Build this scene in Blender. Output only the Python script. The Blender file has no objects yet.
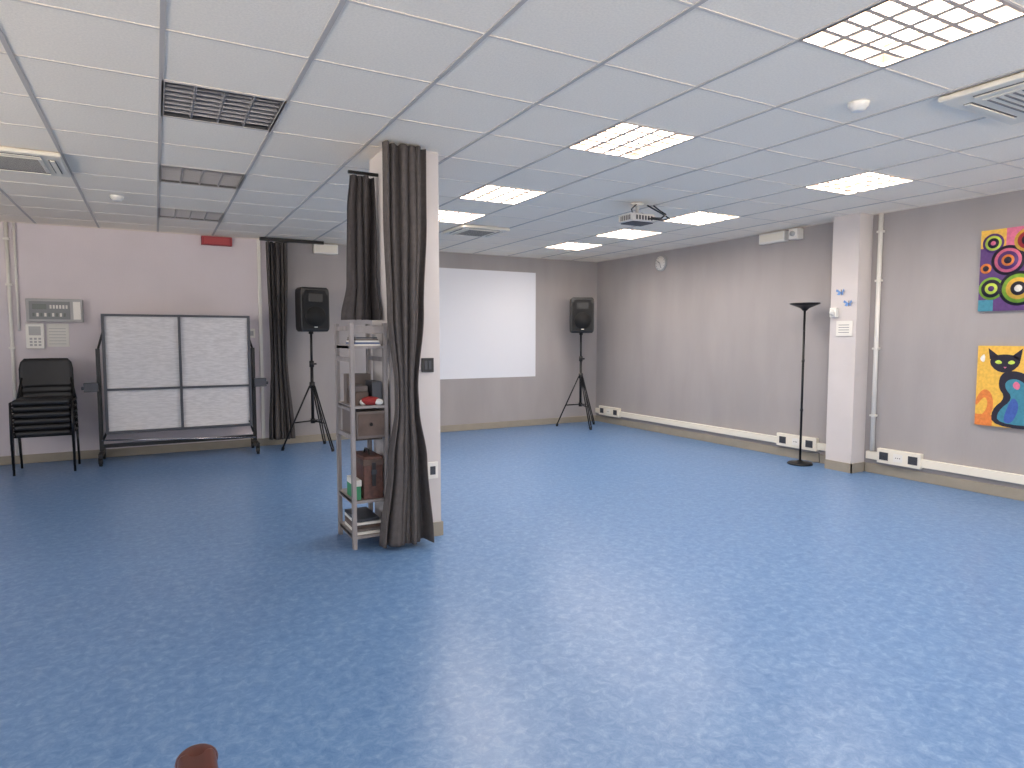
import bpy, bmesh, math, random
from mathutils import Vector, Matrix
random.seed(4)
scene = bpy.context.scene
H=1.42; CZ=2.70; WX=6.6; WY=9.05; LX=-3.8; FY=-2.6

def s2l(c):
    return tuple((v/255/12.92 if v/255<=.04045 else ((v/255+.055)/1.055)**2.4) for v in c)+(1,)
MATS={}
def mat(name,rgb,rough=.6,metal=0,noise=0,nscale=20,bump=0,bscale=80,emit=0,stretch=None,rgb2=None,spec=.5):
    if name in MATS: return MATS[name]
    m=bpy.data.materials.new(name); m.use_nodes=True
    nt=m.node_tree; b=nt.nodes['Principled BSDF']
    b.inputs['Roughness'].default_value=rough; b.inputs['Metallic'].default_value=metal
    b.inputs['Specular IOR Level'].default_value=spec
    c=s2l(rgb); b.inputs['Base Color'].default_value=c
    tc=nt.nodes.new('ShaderNodeTexCoord'); mp=nt.nodes.new('ShaderNodeMapping')
    nt.links.new(tc.outputs['Object'],mp.inputs['Vector'])
    if stretch: mp.inputs['Scale'].default_value=stretch
    if noise or rgb2:
        n=nt.nodes.new('ShaderNodeTexNoise'); n.inputs['Scale'].default_value=nscale; n.inputs['Detail'].default_value=6
        nt.links.new(mp.outputs[0],n.inputs['Vector'])
        r=nt.nodes.new('ShaderNodeValToRGB')
        c2=s2l(rgb2) if rgb2 else tuple(max(0,v*(1-noise)) for v in c[:3])+(1,)
        c1=c if rgb2 else tuple(min(1,v*(1+noise*.6)) for v in c[:3])+(1,)
        r.color_ramp.elements[0].position=.35; r.color_ramp.elements[1].position=.65
        r.color_ramp.elements[0].color=c2; r.color_ramp.elements[1].color=c1
        nt.links.new(n.outputs['Fac'],r.inputs['Fac']); nt.links.new(r.outputs[0],b.inputs['Base Color'])
    if bump:
        n2=nt.nodes.new('ShaderNodeTexNoise'); n2.inputs['Scale'].default_value=bscale; n2.inputs['Detail'].default_value=4
        nt.links.new(mp.outputs[0],n2.inputs['Vector'])
        bp=nt.nodes.new('ShaderNodeBump'); bp.inputs['Strength'].default_value=bump; bp.inputs['Distance'].default_value=.01
        nt.links.new(n2.outputs['Fac'],bp.inputs['Height']); nt.links.new(bp.outputs[0],b.inputs['Normal'])
    if emit:
        b.inputs['Emission Color'].default_value=c; b.inputs['Emission Strength'].default_value=emit
    MATS[name]=m; return m

class B:
    def __init__(s,name): s.name=name; s.bm=bmesh.new(); s.ms=[]
    def mi(s,m):
        if m not in s.ms: s.ms.append(m)
        return s.ms.index(m)
    def _add(s,t,m,smooth=False):
        i=s.mi(m)
        bmesh.ops.recalc_face_normals(t,faces=t.faces)
        vm={}
        for v in t.verts: vm[v]=s.bm.verts.new(v.co)
        for f in t.faces:
            try: g=s.bm.faces.new([vm[v] for v in f.verts])
            except ValueError: continue
            g.material_index=i; g.smooth=smooth
        t.free()
    def box(s,x0,x1,y0,y1,z0,z1,m,bev=0,rot=None,smooth=False,seg=2):
        t=bmesh.new(); bmesh.ops.create_cube(t,size=1)
        for v in t.verts: v.co=Vector(((v.co.x+.5)*(x1-x0)+x0,(v.co.y+.5)*(y1-y0)+y0,(v.co.z+.5)*(z1-z0)+z0))
        if bev: bmesh.ops.bevel(t,geom=t.edges[:],offset=bev,segments=seg,affect='EDGES',profile=.5)
        if rot:
            ang,ax,piv=rot
            bmesh.ops.rotate(t,verts=t.verts,cent=piv,matrix=Matrix.Rotation(ang,3,ax))
        s._add(t,m,smooth)
    def cyl(s,p0,p1,r,m,r2=None,n=16):
        p0=Vector(p0);p1=Vector(p1); t=bmesh.new(); d=p1-p0
        bmesh.ops.create_cone(t,cap_ends=True,segments=n,radius1=r,radius2=r if r2 is None else r2,depth=d.length)
        q=d.to_track_quat('Z','Y').to_matrix().to_4x4()
        bmesh.ops.transform(t,matrix=Matrix.Translation((p0+p1)/2)@q,verts=t.verts)
        s._add(t,m,True)
    def tube(s,pts,r,m,n=10):
        for a,b in zip(pts[:-1],pts[1:]): s.cyl(a,b,r,m,n=n)
        for p in pts[1:-1]: s.ball(p,(r,r,r),m,8)
    def ball(s,c,r,m,n=16):
        t=bmesh.new(); bmesh.ops.create_uvsphere(t,u_segments=n,v_segments=max(6,n//2),radius=1)
        for v in t.verts: v.co=Vector((v.co.x*r[0]+c[0],v.co.y*r[1]+c[1],v.co.z*r[2]+c[2]))
        s._add(t,m,True)
    def lathe(s,c,prof,m,n=32):
        t=bmesh.new(); rings=[]
        for r,z in prof:
            rings.append([t.verts.new((c[0]+r*math.cos(2*math.pi*k/n),c[1]+r*math.sin(2*math.pi*k/n),c[2]+z)) for k in range(n)])
        for a,b in zip(rings[:-1],rings[1:]):
            for k in range(n): t.faces.new((a[k],a[(k+1)%n],b[(k+1)%n],b[k]))
        t.faces.new(rings[0]); t.faces.new(rings[-1])
        s._add(t,m,True)
    def prism(s,pts,d,m):
        t=bmesh.new(); d=Vector(d)
        a=[t.verts.new(Vector(p)) for p in pts]; b=[t.verts.new(Vector(p)+d) for p in pts]
        t.faces.new(a); t.faces.new(b[::-1]); n=len(a)
        for k in range(n): t.faces.new((a[k],a[(k+1)%n],b[(k+1)%n],b[k]))
        s._add(t,m)
    def surf(s,fn,nu,nv,m):
        t=bmesh.new(); g=[[t.verts.new(fn(i/nu,j/nv)) for j in range(nv+1)] for i in range(nu+1)]
        for i in range(nu):
            for j in range(nv): t.faces.new((g[i][j],g[i+1][j],g[i+1][j+1],g[i][j+1]))
        s._add(t,m,True)
    def done(s,solid=0,bevel=0,parent=None):
        me=bpy.data.meshes.new(s.name); s.bm.to_mesh(me); s.bm.free()
        for m in s.ms: me.materials.append(m)
        o=bpy.data.objects.new(s.name,me); scene.collection.objects.link(o)
        if solid:
            k=o.modifiers.new('sol','SOLIDIFY'); k.thickness=solid
        if bevel:
            k=o.modifiers.new('bev','BEVEL'); k.width=bevel; k.segments=2; k.limit_method='ANGLE'
        if parent: o.parent=parent
        return o

# ---------------- materials
wall_grey=mat('wall_grey',(160,155,154),.85,noise=.06,nscale=3,bump=.15,bscale=60,stretch=(1,1,.25))
wall_pink=mat('wall_pink',(212,204,208),.85,noise=.03,nscale=2,bump=.1,bscale=60)
wall_white=mat('wall_white',(203,197,195),.8,noise=.03,nscale=3)
tile_m=mat('ceiling_tile',(248,238,222),.9,noise=.05,nscale=90,bump=.2,bscale=150)
bar_m=mat('ceiling_bar',(222,212,200),.6)
bar2_m=mat('ceiling_bar_main',(190,183,176),.6)
base_m=mat('skirting',(150,142,128),.5,noise=.05,nscale=8)
white_pl=mat('white_plastic',(228,225,218),.4)
cream_pl=mat('cream_plastic',(228,222,208),.45)
black_pl=mat('black_plastic',(22,22,24),.45)
black_met=mat('black_metal',(24,24,26),.35,metal=.3)
dark_grey=mat('dark_grey',(58,60,66),.5)
grille=mat('speaker_grille',(14,14,15),.7,bump=.6,bscale=300)
chrome=mat('chrome',(190,190,195),.25,metal=1)
steel=mat('louvre_steel',(150,150,154),.42,metal=.8)
louv_w=mat('louvre_white',(196,180,166),.5)
hous_d=mat('housing_off',(72,72,74),.4)
tube_off=mat('tube_off',(150,150,154),.3)
curt=mat('curtain_cloth',(84,79,78),.95,noise=.12,nscale=30,bump=.3,bscale=200)
curt2=mat('curtain_cloth_dark',(68,64,65),.95,noise=.12,nscale=30,bump=.3,bscale=200)

# floor material
fm=bpy.data.materials.new('linoleum_blue'); fm.use_nodes=True; nt=fm.node_tree; b=nt.nodes['Principled BSDF']
tc=nt.nodes.new('ShaderNodeTexCoord')
def noise(sc,det=8,dist=0,rough=.65,st=None):
    n=nt.nodes.new('ShaderNodeTexNoise'); n.inputs['Scale'].default_value=sc; n.inputs['Detail'].default_value=det
    n.inputs['Distortion'].default_value=dist; n.inputs['Roughness'].default_value=rough
    nt.links.new(tc.outputs['Object'],n.inputs['Vector']); return n
n1=noise(22,10,.6,.78); n2=noise(4,8,.6,.75)
r1=nt.nodes.new('ShaderNodeValToRGB'); e=r1.color_ramp.elements
e[0].position=.3; e[0].color=s2l((72,111,158)); e[1].position=.7; e[1].color=s2l((132,158,190))
x=r1.color_ramp.elements.new(.5); x.color=s2l((97,131,174))
nt.links.new(n1.outputs['Fac'],r1.inputs['Fac'])
mx=nt.nodes.new('ShaderNodeMixRGB'); mx.blend_type='MULTIPLY'; mx.inputs[0].default_value=.42
r2=nt.nodes.new('ShaderNodeValToRGB'); r2.color_ramp.elements[0].position=.36; r2.color_ramp.elements[0].color=(.72,.78,.86,1)
r2.color_ramp.elements[1].position=.64; r2.color_ramp.elements[1].color=(1,1,1,1)
nt.links.new(n2.outputs['Fac'],r2.inputs['Fac']); nt.links.new(r1.outputs[0],mx.inputs[1]); nt.links.new(r2.outputs[0],mx.inputs[2])
nt.links.new(mx.outputs[0],b.inputs['Base Color'])
rr=nt.nodes.new('ShaderNodeMapRange'); rr.inputs['To Min'].default_value=.28; rr.inputs['To Max'].default_value=.38
nt.links.new(n2.outputs['Fac'],rr.inputs['Value']); nt.links.new(rr.outputs[0],b.inputs['Roughness'])
bp=nt.nodes.new('ShaderNodeBump'); bp.inputs['Strength'].default_value=.03; bp.inputs['Distance'].default_value=.01
nt.links.new(n1.outputs['Fac'],bp.inputs['Height']); nt.links.new(bp.outputs[0],b.inputs['Normal'])

# ---------------- room shell
o=B('floor'); o.box(LX,WX,FY,WY,-.1,0,fm); o.done()
o=B('wall_back'); o.box(LX-.15,1.42,WY,WY+.15,0,CZ+.3,wall_pink); o.box(1.42,WX+.15,WY,WY+.15,0,CZ+.3,wall_grey); o.done()
o=B('wall_right'); o.box(WX,WX+.15,FY,WY,0,CZ+.3,wall_grey); o.done()
def winwall(name,axis,pos,a0,a1,wins,th):
    o=B(name)
    def bx(a,b_,z0,z1):
        if axis=='y': o.box(a,b_,min(pos,pos+th),max(pos,pos+th),z0,z1,wall_white)
        else: o.box(min(pos,pos+th),max(pos,pos+th),a,b_,z0,z1,wall_white)
    cur=a0
    for (w0,w1) in wins:
        bx(cur,w0,0,CZ+.3); bx(w0,w1,0,.9); bx(w0,w1,2.45,CZ+.3); cur=w1
    bx(cur,a1,0,CZ+.3); o.done()
    for k,(w0,w1) in enumerate(wins):
        f=B('window_%d'%(len([q for q in bpy.data.objects if q.name.startswith('window_')])+1))
        def fb(a,b_,z0,z1):
            m0=pos+th*.35; m1=pos+th*.65
            if axis=='y': f.box(a,b_,min(m0,m1),max(m0,m1),z0,z1,white_pl)
            else: f.box(min(m0,m1),max(m0,m1),a,b_,z0,z1,white_pl)
        fb(w0,w1,.9,.96); fb(w0,w1,2.39,2.45); fb(w0,w0+.06,.96,2.39); fb(w1-.06,w1,.96,2.39)
        c=(w0+w1)/2; fb(c-.04,c+.04,.96,2.39); f.done()
winwall('wall_front','y',FY,LX-.15,WX+.15,[(-3.0,-.8),(-.3,1.9),(2.4,4.4),(4.6,6.3)],-.15)
winwall('wall_left','x',LX,FY,WY,[(-2,.2),(.8,3.0),(3.8,6.0)],-.15)
def skirt(n,*bx): 
    o=B('baseboard_'+n)
    for q in bx: o.box(*q,base_m)
    o.done(bevel=.004)
skirt('back',(LX,WX-.02,WY-.015,WY,0,.1))
skirt('right',(WX-.015,WX,FY,4.2,0,.1),(WX-.015,WX,4.52,WY,0,.1))

# ---------------- ceiling
X0=.07; Y0=.15
lit=[(2.47,-.45),(2.47,1.35),(2.47,3.15),(2.47,4.95),(2.47,6.15),(4.87,-.45),(4.87,1.35),(4.87,3.15),(4.87,4.95),(4.87,6.15),(4.87,7.35)]  # fixtures behind and beside the camera are unseen, added for fill light
unlit=[(.07,3.75),(.07,5.55),(.07,7.35)]
holes=set((round((x-X0)/.6),round((y-Y0)/.6)) for x,y in lit+unlit)
o=B('ceiling')
i0=math.floor((LX-X0)/.6); i1=math.ceil((WX-X0)/.6); j0=math.floor((FY-Y0)/.6); j1=math.ceil((WY-Y0)/.6)
for i in range(i0,i1):
    for j in range(j0,j1):
        if (i,j) in holes: continue
        xa=max(LX,X0+.6*i); xb=min(WX,X0+.6*i+.6); ya=max(FY,Y0+.6*j); yb=min(WY,Y0+.6*j+.6)
        o.box(xa,xb,ya,yb,CZ,CZ+.02,tile_m)
for j in range(j0+1,j1):
    y=Y0+.6*j; o.box(LX,WX,y-.008,y+.008,CZ-.003,CZ,bar_m)
for i in range(i0+1,i1):
    x=X0+.6*i; o.box(x-.011,x+.011,FY,WY,CZ-.004,CZ,bar2_m)
o.box(LX,WX,WY-.025,WY,CZ-.006,CZ,bar_m); o.box(WX-.025,WX,FY,WY,CZ-.006,CZ,bar_m)
o.box(LX-.1,WX+.1,FY-.1,WY+.1,CZ+.28,CZ+.3,bar_m)
o.done()

def fixture(x,y,on):
    e=bpy.data.objects.new('recessed_ceiling_light',None); scene.collection.objects.link(e); e.location=(x+.3,y+.3,CZ)
    h=B('housing'); m=louv_w if on else hous_d; w=.285; T=.10
    for q in [(-w-.014,-w,-w-.014,w+.014),(w,w+.014,-w-.014,w+.014),(-w,w,-w-.014,-w),(-w,w,w,w+.014)]:
        h.box(*q,-.004,T,louv_w if on else bar2_m)
    if not on:
        for q in [(-w,-w+.002,-w,w),(w-.002,w,-w,w),(-w,w,-w,-w+.002),(-w,w,w-.002,w)]: h.box(*q,0,T,hous_d)
    h.box(-w,w,-w,w,T,T+.01,m)
    lm=louv_w if on else steel
    l=B('louvre')
    if on:
        for k in range(1,4):
            c=-w+2*w*k/4; l.box(c-.014,c+.014,-w,w,0,.009,lm)
        for k in range(1,6):
            c=-w+2*w*k/6; l.box(-w,w,c-.011,c+.011,.001,.008,lm)
    else:
        for k in range(1,4):
            c=-w+2*w*k/4
            l.prism([(c-.02,-w,.05),(c+.02,-w,.05),(c+.004,-w,.0),(c-.004,-w,.0)],(0,2*w,0),lm)
        for k in range(1,8):
            c=-w+2*w*k/8
            l.prism([(-w,c-.006,.04),(-w,c+.012,.04),(-w,c+.002,.003),(-w,c-.002,.003)],(2*w,0,0),lm)
    t=B('tubes')
    tm=mat('tube_on',(255,240,220),.5,emit=6) if on else tube_off
    for k in range(4):
        c=-w+2*w*(k+.5)/4; t.cyl((c,-w+.01,.078),(c,w-.01,.078),.014,tm)
    for q in (h,l,t):
        ob=q.done(); ob.parent=e
    if on:
        L=bpy.data.lights.new('lamp_panel','AREA'); L.shape='SQUARE'; L.size=.568; L.energy=LE; L.color=(1,.94,.88)
        lo=bpy.data.objects.new('lamp_panel',L); scene.collection.objects.link(lo); lo.parent=e; lo.location=(0,0,.011)
LE=36
for p in lit: fixture(*p,True)
for p in unlit: fixture(*p,False)

def cassette(cx,cy,s):
    o=B('ceiling_air_conditioner'); h=s/2
    o.box(cx-h,cx+h,cy-h,cy+h,CZ-.035,CZ-.006,cream_pl,bev=.008)
    g=dark_grey
    k=h*.62
    o.box(cx-k,cx+k,cy-k,cy+k,CZ-.041,CZ-.033,cream_pl)
    for i in range(12):
        yy=cy-k+.02+(2*k-.04)*i/11; o.box(cx-k+.02,cx+k-.02,yy-.006,yy+.006,CZ-.044,CZ-.04,mat('vent_grey',(120,118,116),.5))
    for a in (-1,1):
        o.box(cx-k,cx+k,cy+a*h*.8-.022,cy+a*h*.8+.022,CZ-.038,CZ-.034,g)
        o.box(cx+a*h*.8-.022,cx+a*h*.8+.022,cy-k,cy+k,CZ-.038,CZ-.034,g)
        o.box(cx-k,cx+k,cy+a*h*.8-.012,cy+a*h*.8+.016,CZ-.044,CZ-.037,cream_pl)
        o.box(cx+a*h*.8-.012,cx+a*h*.8+.016,cy-k,cy+k,CZ-.044,CZ-.037,cream_pl)
    o.done()
cassette(4.07,1.65,.76); cassette(-.86,5.85,.66); cassette(3.37,7.05,.6)
for x,y in ((3.41,2.29),(-.26,6.96)):
    o=B('smoke_detector'); o.lathe((x,y,CZ-.045),[(.02,0),(.035,.002),(.04,.015),(.05,.02),(.055,.04),(.055,.045)],white_pl); o.done()

# ---------------- central pillar
PX0,PX1,PY0,PY1=1.40,1.765,4.29,4.70
o=B('pillar'); o.box(PX0,PX1,PY0,PY1,0,CZ,wall_white); o.done()
o=B('baseboard_pillar')
o.box(PX0,PX1+.012,PY0-.012,PY0,0,.1,base_m); o.box(PX1,PX1+.012,PY0,PY1,0,.1,base_m); o.done()
o=B('wall_switch'); o.box(1.625,1.715,PY0-.012,PY0-.001,1.18,1.28,black_pl,bev=.003); o.box(1.645,1.665,PY0-.016,PY0-.012,1.2,1.26,dark_grey); o.box(1.675,1.695,PY0-.016,PY0-.012,1.2,1.26,dark_grey); o.done()
o=B('wall_socket'); o.box(1.66,1.74,PY0-.012,PY0-.001,.42,.54,white_pl,bev=.003); o.box(1.68,1.72,PY0-.015,PY0-.012,.45,.51,dark_grey); o.done()
# right pilaster
o=B('wall_pilaster'); o.box(6.38,WX,4.22,4.52,0,CZ,wall_white); o.done()
o=B('baseboard_pilaster'); o.box(6.368,6.38,4.208,4.52,0,.1,base_m); o.box(6.368,WX,4.208,4.22,0,.1,base_m); o.done()

def lerp(tab,z):
    for (a,va),(b_,vb) in zip(tab[:-1],tab[1:]):
        if a>=z>=b_: 
            t=(a-z)/(a-b_); t=t*t*(3-2*t); return [p+(q-p)*t for p,q in zip(va,vb)]
    return tab[-1][1] if z<tab[-1][0] else tab[0][1]
def curtain(name,tab,n,m,z1,z0,seed=0,hem=0):
    o=B(name)
    def fn(u,v):
        z=z1+(z0-z1)*v
        a0,a1,dc,am=lerp(tab,z)
        uu=u+.05*math.sin(2*math.pi*u*1.5+seed)+.02*math.sin(2*math.pi*u*3.3+seed*2+2*v)
        ph=2*math.pi*n*uu+.5*math.sin(3*v+u*5)
        a=a0+(a1-a0)*(u+.035*math.sin(ph+1)*(u*(1-u)*4)); d=dc+am*math.sin(ph)*(.75+.25*math.sin(7*u+seed))+am*.5*math.sin(ph*.43+2+v*2+seed)
        return Vector((a,d,z+hem*math.sin(5*u+1)*v))
    o.surf(fn,n*16,70,m)
    return o
o=curtain('pillar_curtain',[(2.7,(1.34,1.645,4.2,.035)),(2.2,(1.335,1.64,4.19,.035)),(1.6,(1.35,1.605,4.18,.04)),(1.08,(1.395,1.55,4.17,.028)),(.95,(1.395,1.555,4.17,.028)),(.6,(1.34,1.59,4.15,.045)),(.03,(1.27,1.62,4.14,.055))],7,curt,2.69,.03,1.0)
o.done(solid=.004)
curtain('side_curtain',[(2.55,(1.20,1.37,4.5,.035)),(2.3,(1.18,1.375,4.5,.035)),(1.8,(1.175,1.375,4.5,.04)),(1.56,(1.13,1.38,4.46,.06))],4,curt2,2.53,1.545,2.3).done(solid=.004)
o=B('curtain_hook_rail'); o.box(1.19,1.399,4.49,4.51,2.54,2.56,black_met); o.done()
curtain('divider_curtain',[(2.6,(1.28,1.53,8.86,.05)),(1.2,(1.3,1.5,8.86,.05)),(.1,(1.26,1.58,8.86,.06))],6,curt,2.645,.1,.4).done(solid=.004)
o=B('curtain_track'); o.box(1.2,2.0,8.83,8.87,2.655,CZ-.006,black_met); o.done()
o=B('trim_1'); o.box(1.19,1.23,WY-.03,WY,.1,CZ-.01,white_pl); o.done()

# shelf unit
shelfm=mat('shelf_wood',(146,140,139),.7,noise=.15,nscale=20,stretch=(1,1,.2))
e=bpy.data.objects.new('shelving_unit',None); scene.collection.objects.link(e)
o=B('frame')
for x in (1.12,1.345):
    for y in (4.25,4.64): o.box(x,x+.025,y,y+.045,0,1.52,shelfm,bev=.002)
for z in (1.47,1.35,1.26,.93,.74,.30,.06):
    o.box(1.125,1.14,4.295,4.64,z,z+.03,shelfm); o.box(1.35,1.365,4.295,4.64,z,z+.03,shelfm)
for z in (1.35,.95,.31,.07):
    o.box(1.125,1.365,4.255,4.68,z,z+.018,shelfm)
o.box(1.145,1.345,4.26,4.28,1.45,1.5,shelfm)
o.done(parent=e)
brown=mat('brown_wood',(88,72,64),.6,noise=.3,nscale=10,stretch=(1,6,1))
rbrown=mat('red_brown_leather',(92,62,54),.6,noise=.35,nscale=30)
red=mat('red_cloth',(150,46,46),.8); green=mat('green_box',(60,140,100),.6); blue=mat('blue_box',(80,96,136),.6)
pap=mat('paper',(225,222,215),.8); taupe=mat('taupe',(106,97,93),.7); pg=mat('panel_grey',(168,168,168),.5)
o=B('wooden_drawer_box'); o.box(1.15,1.342,4.24,4.62,.75,.93,taupe,bev=.004); o.box(1.16,1.335,4.234,4.24,.77,.915,brown); o.ball((1.245,4.228,.845),(.012,.012,.012),black_met)
o.box(1.15,1.342,4.3,4.6,.73,.75,brown); o.done(parent=e)
o=B('shelf_clutter')
z=.968
o.box(1.16,1.25,4.30,4.5,z,z+.09,brown,bev=.004); o.box(1.27,1.34,4.28,4.45,z,z+.16,dark_grey,bev=.006)
o.box(1.162,1.248,4.31,4.49,z+.09,z+.13,taupe,bev=.004)
o.ball((1.26,4.29,z+.03),(.07,.04,.03),red); o.ball((1.31,4.265,z+.022),(.03,.025,.022),pap); o.ball((1.21,4.29,z+.022),(.025,.02,.022),pap)
o.box(1.16,1.33,4.52,4.6,z,z+.2,taupe)
z=1.368
for k in range(5): o.box(1.15+.004*k,1.33-.006*k,4.27,4.5,z+.012*k,z+.012*k+.01,[pap,blue,pap,taupe,dark_grey][k])
o.done(parent=e)
o=B('leather_case'); o.box(1.20,1.335,4.27,4.55,.328,.62,rbrown,bev=.008); o.box(1.196,1.338,4.264,4.556,.56,.60,brown,bev=.004); o.box(1.255,1.28,4.258,4.266,.42,.58,black_pl); o.box(1.25,1.285,4.254,4.262,.50,.53,dark_grey); o.tube([(1.265,4.35,.62),(1.265,4.38,.65),(1.265,4.45,.65),(1.265,4.48,.62)],.007,black_pl); o.done(parent=e)
o=B('green_carton'); o.box(1.145,1.185,4.29,4.5,.328,.42,green); o.box(1.145,1.19,4.29,4.5,.42,.46,pap); o.done(parent=e)
o=B('folder_stack'); 
for k in range(5): o.box(1.15,1.34-.008*k,4.28,4.6,.089+.022*k,.089+.022*k+.018,[pap,taupe,brown,pap,dark_grey][k])
o.done(parent=e)

# projection screen
o=B('projection_screen'); scr=mat('screen_white',(222,224,230),.6)
o.box(2.7,5.385,WY-.006,WY-.001,.80,2.46,scr); o.done()

# speakers
def speaker(cx,cy,yaw):
    o=B('pa_speaker_on_stand'); zb=1.50
    w=.18; d=.17
    pts=[(-w,-d,zb),(w,-d,zb),(w,.04,zb),(w*.62,d,zb),(-w*.62,d,zb),(-w,.04,zb)]
    R=Matrix.Rotation(yaw,3,'Z'); C=Vector((cx,cy,0))
    def T(p): return R@Vector(p)+C
    def sc(k,z): return [T((p[0]*k,p[1]*k if p[1]>0 else p[1]*(k+1)/2,z)) for p in pts]
    t=bmesh.new(); rings=[[t.verts.new(v) for v in sc(k,z)] for k,z in ((.86,zb),(.97,zb+.025),(1,zb+.07),(1,zb+.48),(.97,zb+.525),(.84,zb+.55))]
    for a,b_ in zip(rings[:-1],rings[1:]):
        for k in range(6): t.faces.new((a[k],a[(k+1)%6],b_[(k+1)%6],b_[k]))
    t.faces.new(rings[0]); t.faces.new(rings[-1]); o._add(t,black_pl)
    g=[(-w*.84,-d-.002,zb+.04),(w*.84,-d-.002,zb+.04),(w*.88,-d-.002,zb+.1),(w*.88,-d-.002,zb+.44),(w*.66,-d-.002,zb+.515),(-w*.66,-d-.002,zb+.515),(-w*.88,-d-.002,zb+.44),(-w*.88,-d-.002,zb+.1)]
    o.prism([T(p) for p in g],R@Vector((0,-.012,0)),grille)
    o.cyl(T((0,-d-.014,zb+.19)),T((0,-d-.020,zb+.19)),.13,black_pl,n=28)
    o.cyl(T((0,-d-.020,zb+.19)),T((0,-d-.022,zb+.19)),.124,grille,n=28)
    o.prism([T((-.09,-d-.014,zb+.37)),T((.09,-d-.014,zb+.37)),T((.09,-d-.014,zb+.47)),T((-.09,-d-.014,zb+.47))],R@Vector((0,-.006,0)),black_pl)
    o.prism([T((-.02,-d-.014,zb+.05)),T((.02,-d-.014,zb+.05)),T((.02,-d-.014,zb+.062)),T((-.02,-d-.014,zb+.062))],R@Vector((0,-.004,0)),pap)
    o.cyl(T((0,0,.35)),T((0,0,1.1)),.02,black_met); o.cyl(T((0,0,1.0)),T((0,0,zb)),.015,black_met)
    o.cyl(T((0,0,1.05)),T((0,0,1.13)),.03,black_pl); o.cyl(T((0,0,.78)),T((0,0,.86)),.034,black_pl)
    o.cyl(T((0,0,.33)),T((0,0,.39)),.03,black_pl); o.cyl(T((0,0,zb-.03)),T((0,0,zb)),.03,black_pl)
    o.cyl(T((0,0,1.09)),T((.06,0,1.09)),.012,black_pl)
    for k in range(3):
        a=math.radians(-90+120*k+18); ca,sa=math.cos(a),math.sin(a); r=.38
        for off in (-.014,.014):
            p=(-sa*off,ca*off)
            o.cyl(T((.03*ca+p[0],.03*sa+p[1],.81)),T((r*ca+p[0],r*sa+p[1],.02)),.009,black_met)
        o.cyl(T((.03*ca,.03*sa,.36)),T((.235*ca,.235*sa,.345)),.009,black_met)
        o.cyl(T((r*ca,r*sa,.0)),T(((r-.01)*ca,(r-.01)*sa,.04)),.018,black_pl)
    o.done()
speaker(1.74,8.5,math.radians(8)); speaker(5.93,8.55,math.radians(-28))

# ping pong table folded
e=bpy.data.objects.new('folded_ping_pong_table',None); scene.collection.objects.link(e)
panel=mat('chipboard_white',(212,210,211),.7,noise=.12,nscale=14,stretch=(1,1,6))
fr=mat('table_frame',(66,68,76),.45)
blue_s=mat('table_top_blue',(40,70,120),.4)
o=B('panels')
for ya,yb in ((8.60,8.618),(8.74,8.758)):
    o.box(-.5,1.0,ya,yb,.35,1.68,panel)
o.box(-.5,1.0,8.618,8.622,.35,1.68,blue_s); o.box(-.5,1.0,8.736,8.74,.35,1.68,blue_s)
o.done(parent=e)
o=B('table_frame')
for y0,y1 in ((8.57,8.6),(8.758,8.79)):
    o.box(-.525,1.025,y0,y1,1.665,1.69,fr); o.box(-.525,1.025,y0,y1,.335,.365,fr)
    o.box(-.525,-.495,y0,y1,.365,1.665,fr); o.box(.995,1.025,y0,y1,.365,1.665,fr)
    o.box(.236,.264,y0,y1,.365,1.665,fr); o.box(-.495,.995,y0+.004,y1-.004,.825,.85,fr)
o.done(parent=e)
o=B('undercarriage')
for x,s in ((-.575,-1),(1.06,1)):
    o.box(x-.02,x+.02,8.64,8.70,.14,1.30,black_met,bev=.003)
    o.box(x-.02,x+.02,8.40,8.95,.09,.14,black_met,bev=.003)
    for y in (8.43,8.92):
        o.cyl((x-.015,y,.045),(x+.015,y,.045),.045,black_pl,n=24); o.cyl((x-.02,y,.045),(x+.02,y,.045),.018,chrome)
        o.box(x-.022,x-.016,y-.02,y+.02,.03,.1,black_met); o.box(x+.016,x+.022,y-.02,y+.02,.03,.1,black_met)
    o.cyl((x,8.67,.86),(x+s*.16,8.60,.86),.018,fr); o.box(min(x,x+s*.14),max(x,x+s*.14),8.57,8.64,.82,.92,fr,bev=.004)
    o.cyl((x,8.67,1.28),(x-s*.06,8.67,1.5),.012,black_met)
o.box(-.575,1.06,8.65,8.69,.17,.21,black_met)
o.cyl((-.56,8.5,.28),(1.05,8.5,.20),.008,chrome)
o.cyl((-.56,8.67,.25),(-.50,8.6,.40),.012,black_met); o.cyl((1.04,8.67,.25),(.99,8.6,.40),.012,black_met)
o.done(parent=e)

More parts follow.
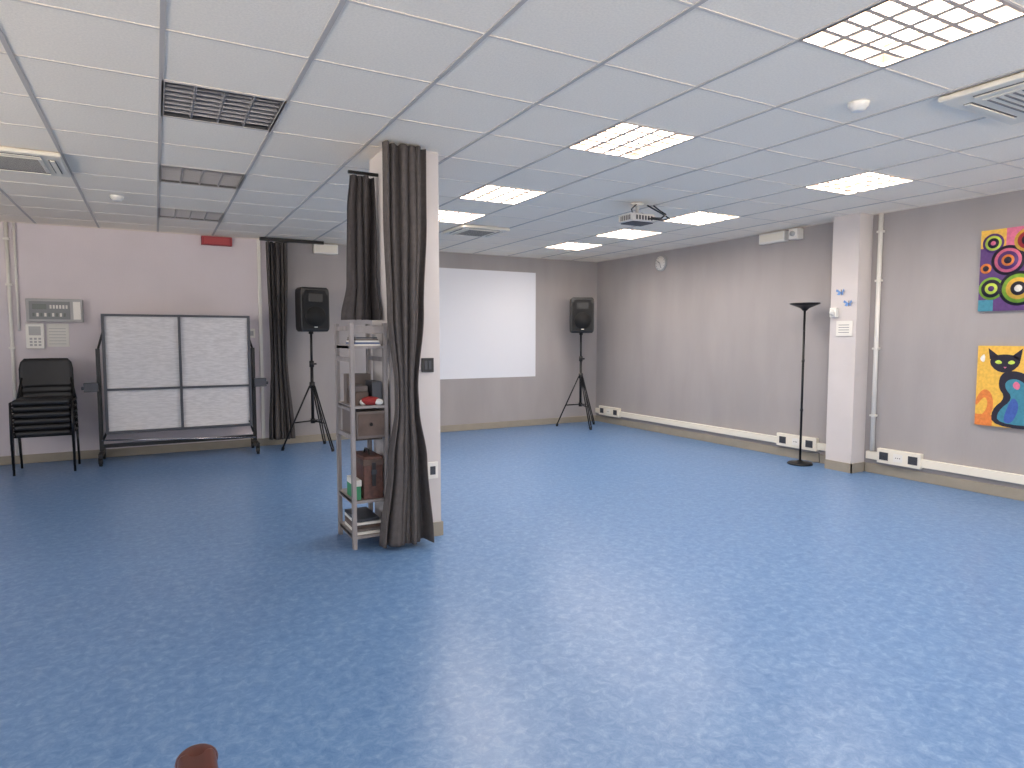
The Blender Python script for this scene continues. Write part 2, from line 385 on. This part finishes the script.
# chair stack
def stackchair(o,cx,cy,z,seatm):
    o.box(cx-.245,cx+.245,cy-.23,cy+.21,z-.058,z,seatm,bev=.024,smooth=True,seg=3)
    W=.245; N=12; t=bmesh.new(); rows=[]
    hs=[(0,.86),(.03,.96),(.10,1),(.20,1),(.27,.94),(.31,.80)]
    for side in (0,1):
        for (hz,wf) in hs:
            row=[]
            for k in range(N+1):
                a=(k/N-.5)*2; xx=cx+a*W*wf; yy=cy+.25+.04*(1-a*a)+.14*hz+(.032 if side else 0)*(1-.6*abs(a)**4)
                row.append(t.verts.new((xx,yy,z+.10+hz)))
            rows.append(row)
    M=len(hs)
    for s_ in (0,M):
        for r in range(M-1):
            for k in range(N): t.faces.new((rows[s_+r][k],rows[s_+r][k+1],rows[s_+r+1][k+1],rows[s_+r+1][k]))
    for r in range(M-1):
        for k in (0,N): t.faces.new((rows[r][k],rows[r+1][k],rows[M+r+1][k],rows[M+r][k]))
    for k in range(N):
        for r in (0,M-1): t.faces.new((rows[r][k],rows[r][k+1],rows[M+r][k+1],rows[M+r][k]))
    o._add(t,seatm,True)
    for s in (-1,1):
        x=cx+s*.262
        o.tube([(x,cy-.21,z-.455),(x,cy-.18,z-.035),(x,cy+.22,z-.035),(cx+s*.22,cy+.275,z+.2)],.012,black_met)
        o.tube([(x,cy+.25,z-.455),(x,cy+.16,z-.035)],.012,black_met)
    o.cyl((cx-.262,cy-.18,z-.06),(cx+.262,cy-.18,z-.06),.01,black_met)
o=B('stacked_chairs'); seatm=mat('black_vinyl',(26,26,29),.5,bump=.1,bscale=40)
for k in range(6): stackchair(o,-1.06,8.47-.010*k,.457+.066*k,seatm)
o.done()

# left wall electrics
o=B('electrical_panel'); gl=mat('panel_display',(96,104,100),.3); dp=mat('panel_frame',(126,128,130),.5)
o.box(-1.25,-.72,WY-.10,WY-.001,1.60,1.86,pg,bev=.006); o.box(-1.22,-.84,WY-.108,WY-.10,1.63,1.83,dp)
o.box(-1.19,-1.06,WY-.112,WY-.108,1.74,1.80,gl)
for k in range(6): o.box(-1.03+.03*k,-1.012+.03*k,WY-.112,WY-.108,1.75,1.79,pap)
for k in range(9): o.box(-1.19+.036*k,-1.17+.036*k,WY-.112,WY-.108,1.66,1.70,pap if k%2 else gl)
o.box(-.81,-.74,WY-.106,WY-.10,1.63,1.83,white_pl)
o.done()
o=B('alarm_keypad'); o.box(-1.27,-1.10,WY-.05,WY-.001,1.30,1.585,white_pl,bev=.006); o.box(-1.24,-1.13,WY-.054,WY-.05,1.45,1.55,pg)
for i in range(3):
    for j in range(3): o.box(-1.235+.04*i,-1.21+.04*i,WY-.054,WY-.05,1.33+.035*j,1.352+.035*j,pg)
o.done()
o=B('wall_notice'); o.box(-1.08,-.87,WY-.004,WY-.001,1.32,1.585,pap)
for k in range(6): o.box(-1.06,-.9,WY-.005,WY-.004,1.35+.035*k,1.355+.035*k,pg)
o.done()
o=B('conduit_pipe'); o.cyl((-1.40,WY-.022,.1),(-1.40,WY-.022,CZ-.01),.018,white_pl); o.cyl((-1.33,WY-.022,1.5),(-1.33,WY-.022,CZ-.01),.012,white_pl)
for z in (.6,1.3,2.0,2.5): o.box(-1.43,-1.37,WY-.042,WY-.002,z,z+.02,white_pl)
o.done()
o=B('cable_conduit'); o.cyl((WX-.027,4.12,.24),(WX-.027,4.12,CZ-.01),.022,white_pl)
for z in (.6,1.3,2.0,2.5): o.box(WX-.05,WX-.002,4.09,4.15,z,z+.02,white_pl)
o.done()
o=B('light_switch'); o.box(1.06,1.14,WY-.02,WY-.001,1.42,1.54,white_pl,bev=.003); o.box(1.08,1.12,WY-.024,WY-.02,1.45,1.51,pg); o.done()
exitm=mat('exit_red',(150,40,50),.5)
o=B('exit_sign'); o.box(.54,.89,WY-.09,WY-.001,2.575,2.68,exitm,bev=.006); o.box(.57,.86,WY-.094,WY-.09,2.59,2.665,mat('exit_face',(170,60,66),.4)); o.done()
def emlight(x0,x1,y0,y1,z0,z1,ax):
    o=B('emergency_light'); o.box(x0,x1,y0,y1,z0,z1,white_pl,bev=.008)
    if ax=='y': o.box(x0+.02,x1-.02,y0-.006,y0,z0+.02,z1-.02,cream_pl,bev=.002)
    else: o.box(x0-.006,x0,y0+.02,y1-.02,z0+.02,z1-.02,cream_pl,bev=.002)
    o.done()
emlight(1.9,2.22,WY-.08,WY-.001,2.55,2.68,'y')
emlight(WX-.08,WX-.001,5.25,5.62,2.56,2.68,'x')
o=B('wall_junction_box'); o.box(WX-.11,WX-.001,5.05,5.17,2.56,2.68,white_pl,bev=.006); o.cyl((WX-.11,5.11,2.62),(WX-.13,5.11,2.62),.03,pg); o.done()

# trunking on right wall (socket blocks are its parts)
def outlet(y0,y1,par):
    o=B('socket_block'); o.box(WX-.055,WX-.002,y0,y1,.13,.28,cream_pl,bev=.005); n=max(2,int((y1-y0)/.14))
    for k in range(n):
        c=y0+(y1-y0)*(k+.5)/n; o.box(WX-.06,WX-.055,c-.045,c+.045,.165,.245,[dark_grey,white_pl,dark_grey,mat('sock_green',(110,130,115),.5)][k%4])
        for q in (-.02,0,.02): o.cyl((WX-.06,c+q,.205),(WX-.062,c+q,.205),.005,black_pl,n=8)
    o.done(parent=par)
for a,b_,outs in ((FY+.02,4.18,[(3.61,4.05)]),(4.54,WY-.03,[(8.36,8.9),(4.76,5.3)])):
    o=B('cable_trunking'); o.box(WX-.04,WX-.002,a,b_,.15,.23,cream_pl,bev=.004); p=o.done()
    for q in outs: outlet(*q,p)

# clock
o=B('wall_clock'); cy,cz=7.45,2.52
o.cyl((WX-.03,cy,cz),(WX-.001,cy,cz),.115,pg,n=36); o.cyl((WX-.034,cy,cz),(WX-.03,cy,cz),.10,white_pl,n=36)
for k in range(12):
    a=k*math.pi/6; o.cyl((WX-.036,cy+.085*math.sin(a),cz+.085*math.cos(a)),(WX-.034,cy+.085*math.sin(a),cz+.085*math.cos(a)),.005,black_pl,n=8)
o.cyl((WX-.037,cy,cz),(WX-.037,cy+.05,cz+.03),.004,black_pl,n=6); o.cyl((WX-.038,cy,cz),(WX-.038,cy-.02,cz-.07),.003,black_pl,n=6); o.done()

# projector
o=B('ceiling_projector'); px,py=4.06,4.94
pw=mat('projector_body',(196,194,192),.4)
o.box(px-.14,px+.14,py-.11,py+.11,CZ-.19,CZ-.115,pw,bev=.015)
o.box(px-.12,px+.12,py-.09,py+.09,CZ-.197,CZ-.189,dark_grey)
o.cyl((px,py,CZ-.115),(px,py,CZ-.006),.016,pg); o.lathe((px,py,CZ-.03),[(.02,0),(.06,.012),(.06,.024)],white_pl)
o.box(px-.08,px+.08,py-.012,py+.012,CZ-.118,CZ-.108,dark_grey); o.box(px-.012,px+.012,py-.08,py+.08,CZ-.118,CZ-.108,dark_grey)
o.cyl((px+.05,py+.10,CZ-.152),(px+.05,py+.14,CZ-.152),.035,dark_grey,n=24); o.cyl((px+.05,py+.14,CZ-.152),(px+.05,py+.143,CZ-.152),.027,black_pl,n=24)
for k in range(6): o.box(px-.142,px-.138,py-.075+.026*k,py-.062+.026*k,CZ-.175,CZ-.13,dark_grey)
for k in range(6): o.box(px-.10+.035*k,px-.08+.035*k,py-.113,py-.109,CZ-.175,CZ-.135,dark_grey)
o.tube([(px+.08,py-.11,CZ-.15),(px+.18,py-.14,CZ-.15),(px+.27,py-.1,CZ-.10),(px+.26,py-.02,CZ-.05),(px+.2,py,CZ-.006)],.007,black_pl)
o.tube([(px+.04,py-.11,CZ-.16),(px+.16,py-.2,CZ-.18),(px+.3,py-.12,CZ-.14),(px+.3,py,CZ-.07),(px+.14,py+.02,CZ-.006)],.007,black_pl)
o.tube([(px-.05,py,CZ-.11),(px-.09,py-.03,CZ-.07),(px-.03,py-.03,CZ-.02)],.006,black_pl)
o.done()

# floor lamp
o=B('floor_lamp'); lx,ly=6.33,4.80
o.lathe((lx,ly,0),[(.13,0),(.135,.012),(.12,.024),(.04,.032),(.02,.05)],black_met)
o.cyl((lx,ly,.03),(lx,ly,1.74),.0125,black_met)
for z in (.6,1.15): o.cyl((lx,ly,z),(lx,ly,z+.03),.016,black_pl)
o.lathe((lx,ly,1.72),[(.02,0),(.03,.01),(.05,.03),(.11,.055),(.155,.075),(.16,.085),(.15,.085),(.10,.065),(.03,.04)],black_met)
o.cyl((lx,ly,1.5),(lx-.03,ly-.03,1.5),.008,black_pl)
o.tube([(lx+.05,ly+.05,.02),(lx+.13,ly-.02,.015),(lx+.2,ly-.1,.02),(lx+.215,ly-.08,.12)],.004,black_pl,n=6)
o.done()

# pilaster items
bb=mat('butterfly_blue',(110,150,205),.5)
for y,z in ((4.40,1.90),(4.31,1.78)):
    o=B('butterfly_decoration'); x=6.379
    for s in (-1,1):
        o.prism([(x,y,z),(x-.02,y+s*.04,z+.036),(x-.022,y+s*.048,z+.012),(x-.012,y+s*.024,z-.0),(x-.018,y+s*.036,z-.024),(x-.006,y+s*.012,z-.028)],(-.002,0,0),bb)
    o.cyl((x-.003,y,z-.03),(x-.003,y,z+.03),.003,black_pl,n=6); o.done()
o=B('wall_plaque'); o.box(6.368,6.379,4.26,4.44,1.44,1.60,pap,bev=.002); o.box(6.366,6.368,4.28,4.42,1.46,1.58,pap)
for k in range(4): o.box(6.3655,6.366,4.29,4.41,1.475+.026*k,1.482+.026*k,dp)
o.done()
o=B('wall_sensor'); o.box(6.33,6.379,4.42,4.50,1.64,1.74,white_pl,bev=.01); o.ball((6.325,4.46,1.69),(.03,.03,.03),white_pl); o.done()

# paintings
def col(n,c): return mat('paint_'+n,c,.6,noise=.12,nscale=40)
def painting(name,y1,z0,size,bg):
    o=B(name); y0=y1-size; o.box(WX-.03,WX-.001,y0,y1,z0,z0+size,bg); return o,y1,z0
def disc(o,y,z,r,m,lv):
    o.cyl((WX-.0302-.0006*(lv-1),y,z),(WX-.030-.0006*lv,y,z),r,m,n=40)
C=dict(purple=col('purple',(84,50,110)),dark=col('dark',(30,26,44)),green=col('green',(130,175,60)),lime=col('lime',(190,210,80)),yel=col('yellow',(228,180,74)),oran=col('orange',(222,128,60)),pink=col('pink',(214,110,140)),teal=col('teal',(60,130,150)),white=col('white',(235,230,220)),red=col('red',(180,50,60)),blue=col('blue',(60,90,165)))
S=.72
o,y1,z0=painting('circles_painting',3.18,1.66,S,C['purple'])
def rings(dy,dz,rs,cs,l0=1):
    for k,(r,c) in enumerate(zip(rs,cs)): disc(o,y1-dy,z0+dz,r,C[c],l0+k)
def patch(a0,a1,b0,b1,c,lv=1): o.box(WX-.030-.0006*lv,WX-.03,y1-a1,y1-a0,z0+b0,z0+b1,C[c])
patch(0,.2,.56,.72,'yel'); patch(.2,.45,.5,.72,'pink'); patch(0,.12,.0,.1,'teal'); patch(.45,.72,.0,.3,'oran'); patch(.5,.72,.5,.72,'teal')
rings(.10,.60,[.085,.065,.045,.02],['purple','lime','dark','pink'],2)
rings(.22,.44,[.13,.105,.08,.05,.03],['dark','pink','purple','oran','dark'],2)
rings(.10,.20,[.10,.08,.05,.025],['green','dark','lime','purple'],2)
rings(.31,.19,[.15,.125,.095,.06,.03],['dark','green','yel','dark','white'],2)
rings(.36,.60,[.10,.075,.045],['yel','red','dark'],2)
rings(.05,.38,[.045,.025],['oran','dark'],2)
rings(.56,.42,[.14,.11,.07,.03],['lime','purple','yel','dark'],2)
rings(.58,.15,[.12,.09,.05],['dark','teal','yel'],2)
o.done()
o,y1,z0=painting('cat_painting',3.16,.63,S,C['yel'])
patch(.40,.72,.45,.72,'oran'); patch(0,.14,0,.10,'oran')
def poly(pts,c,lv): 
    o.prism([(WX-.030,y1-a,z0+b_) for a,b_ in pts],(-.0006*lv,0,0),C[c])
def smooth(pts,it=2):
    for _ in range(it):
        q=[]
        for i in range(len(pts)):
            a=pts[i]; b_=pts[(i+1)%len(pts)]
            q+=[(a[0]*.75+b_[0]*.25,a[1]*.75+b_[1]*.25),(a[0]*.25+b_[0]*.75,a[1]*.25+b_[1]*.75)]
        pts=q
    return pts
poly(smooth([(.14,.0),(.58,.0),(.60,.2),(.50,.36),(.37,.5),(.20,.50),(.17,.36),(.24,.26),(.13,.15)]),'dark',2)
poly(smooth([(.18,.03),(.53,.03),(.54,.17),(.44,.31),(.35,.43),(.25,.43),(.22,.36),(.30,.26),(.18,.14)]),'teal',3)
poly(smooth([(.22,.04),(.30,.04),(.35,.2),(.3,.28),(.26,.2)]),'blue',4); poly(smooth([(.38,.04),(.44,.04),(.45,.17),(.41,.28)]),'white',4)
poly(smooth([(.28,.37),(.33,.33),(.35,.38),(.31,.42)]),'pink',4)
poly(smooth([(.10,.56),(.11,.62),(.18,.645),(.26,.645),(.33,.62),(.335,.56),(.28,.50),(.22,.48),(.15,.50)],1),'dark',4)
poly([(.10,.60),(.085,.70),(.17,.63)],'dark',4); poly([(.27,.63),(.35,.70),(.335,.59)],'dark',4)
poly(smooth([(.135,.575),(.17,.60),(.205,.57),(.17,.555)]),'lime',5); poly(smooth([(.235,.57),(.27,.60),(.305,.575),(.27,.555)]),'lime',5)
poly([(.21,.535),(.235,.535),(.222,.52)],'pink',5)
poly(smooth([(.0,.24),(.06,.34),(.13,.30),(.15,.16),(.10,.05),(.04,.08),(.09,.14),(.10,.22),(.07,.27),(.0,.16)]),'oran',2)
poly(smooth([(.01,.60),(.06,.66),(.06,.56)]),'white',2)
o.done()

# armchair at the camera's feet (only the arm end reaches the frame)
mah=mat('mahogany',(84,42,32),.35,noise=.25,nscale=6,stretch=(8,1,8)); seatf=mat('seat_fabric',(70,50,50),.9)
o=B('wooden_armchair')
ax=.04; az=.675
def arm(xc):
    o.box(xc-.032,xc+.032,.72,1.27,az-.03,az,mah,bev=.013,smooth=True,seg=3)
    o.ball((xc,1.262,az-.018),(.036,.04,.02),mah,20)
    o.cyl((xc,1.2,0),(xc,1.2,az-.03),.018,mah,r2=.022); o.cyl((xc,.76,0),(xc,.70,.9),.02,mah)
arm(ax); arm(ax-.58)
o.box(ax-.56,ax-.02,.74,1.22,.40,.47,seatf,bev=.02,smooth=True); o.box(ax-.57,ax-.01,.74,1.22,.35,.40,mah)
o.box(ax-.58,ax,.69,.72,.80,.92,mah,bev=.01); 
for k in range(5): o.box(ax-.50+.1*k,ax-.47+.1*k,.70,.715,.42,.80,mah)
o.done()

# ---------------- world + camera: pale overcast sky above, added warm glow below the horizon to light the ceiling
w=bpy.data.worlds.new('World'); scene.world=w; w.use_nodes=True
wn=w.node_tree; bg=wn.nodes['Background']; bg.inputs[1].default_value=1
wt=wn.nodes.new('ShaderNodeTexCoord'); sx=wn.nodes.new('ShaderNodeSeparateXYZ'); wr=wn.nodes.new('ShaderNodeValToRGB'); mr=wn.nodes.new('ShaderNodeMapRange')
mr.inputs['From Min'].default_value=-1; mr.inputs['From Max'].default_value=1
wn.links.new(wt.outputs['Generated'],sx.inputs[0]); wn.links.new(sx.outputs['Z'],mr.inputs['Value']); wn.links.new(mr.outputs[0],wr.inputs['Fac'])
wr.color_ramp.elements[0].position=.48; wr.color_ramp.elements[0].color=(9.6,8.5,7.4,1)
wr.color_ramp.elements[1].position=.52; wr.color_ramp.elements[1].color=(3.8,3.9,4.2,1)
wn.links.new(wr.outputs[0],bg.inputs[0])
cam=bpy.data.cameras.new('Camera'); cam.sensor_width=36; cam.lens=650/1024*36
co=bpy.data.objects.new('Camera',cam); scene.collection.objects.link(co)
co.location=(0,0,H); co.rotation_euler=(math.radians(90-4.05),0,math.radians(-28.7)); cam.clip_start=.05
scene.camera=co
scene.view_settings.view_transform='Standard'
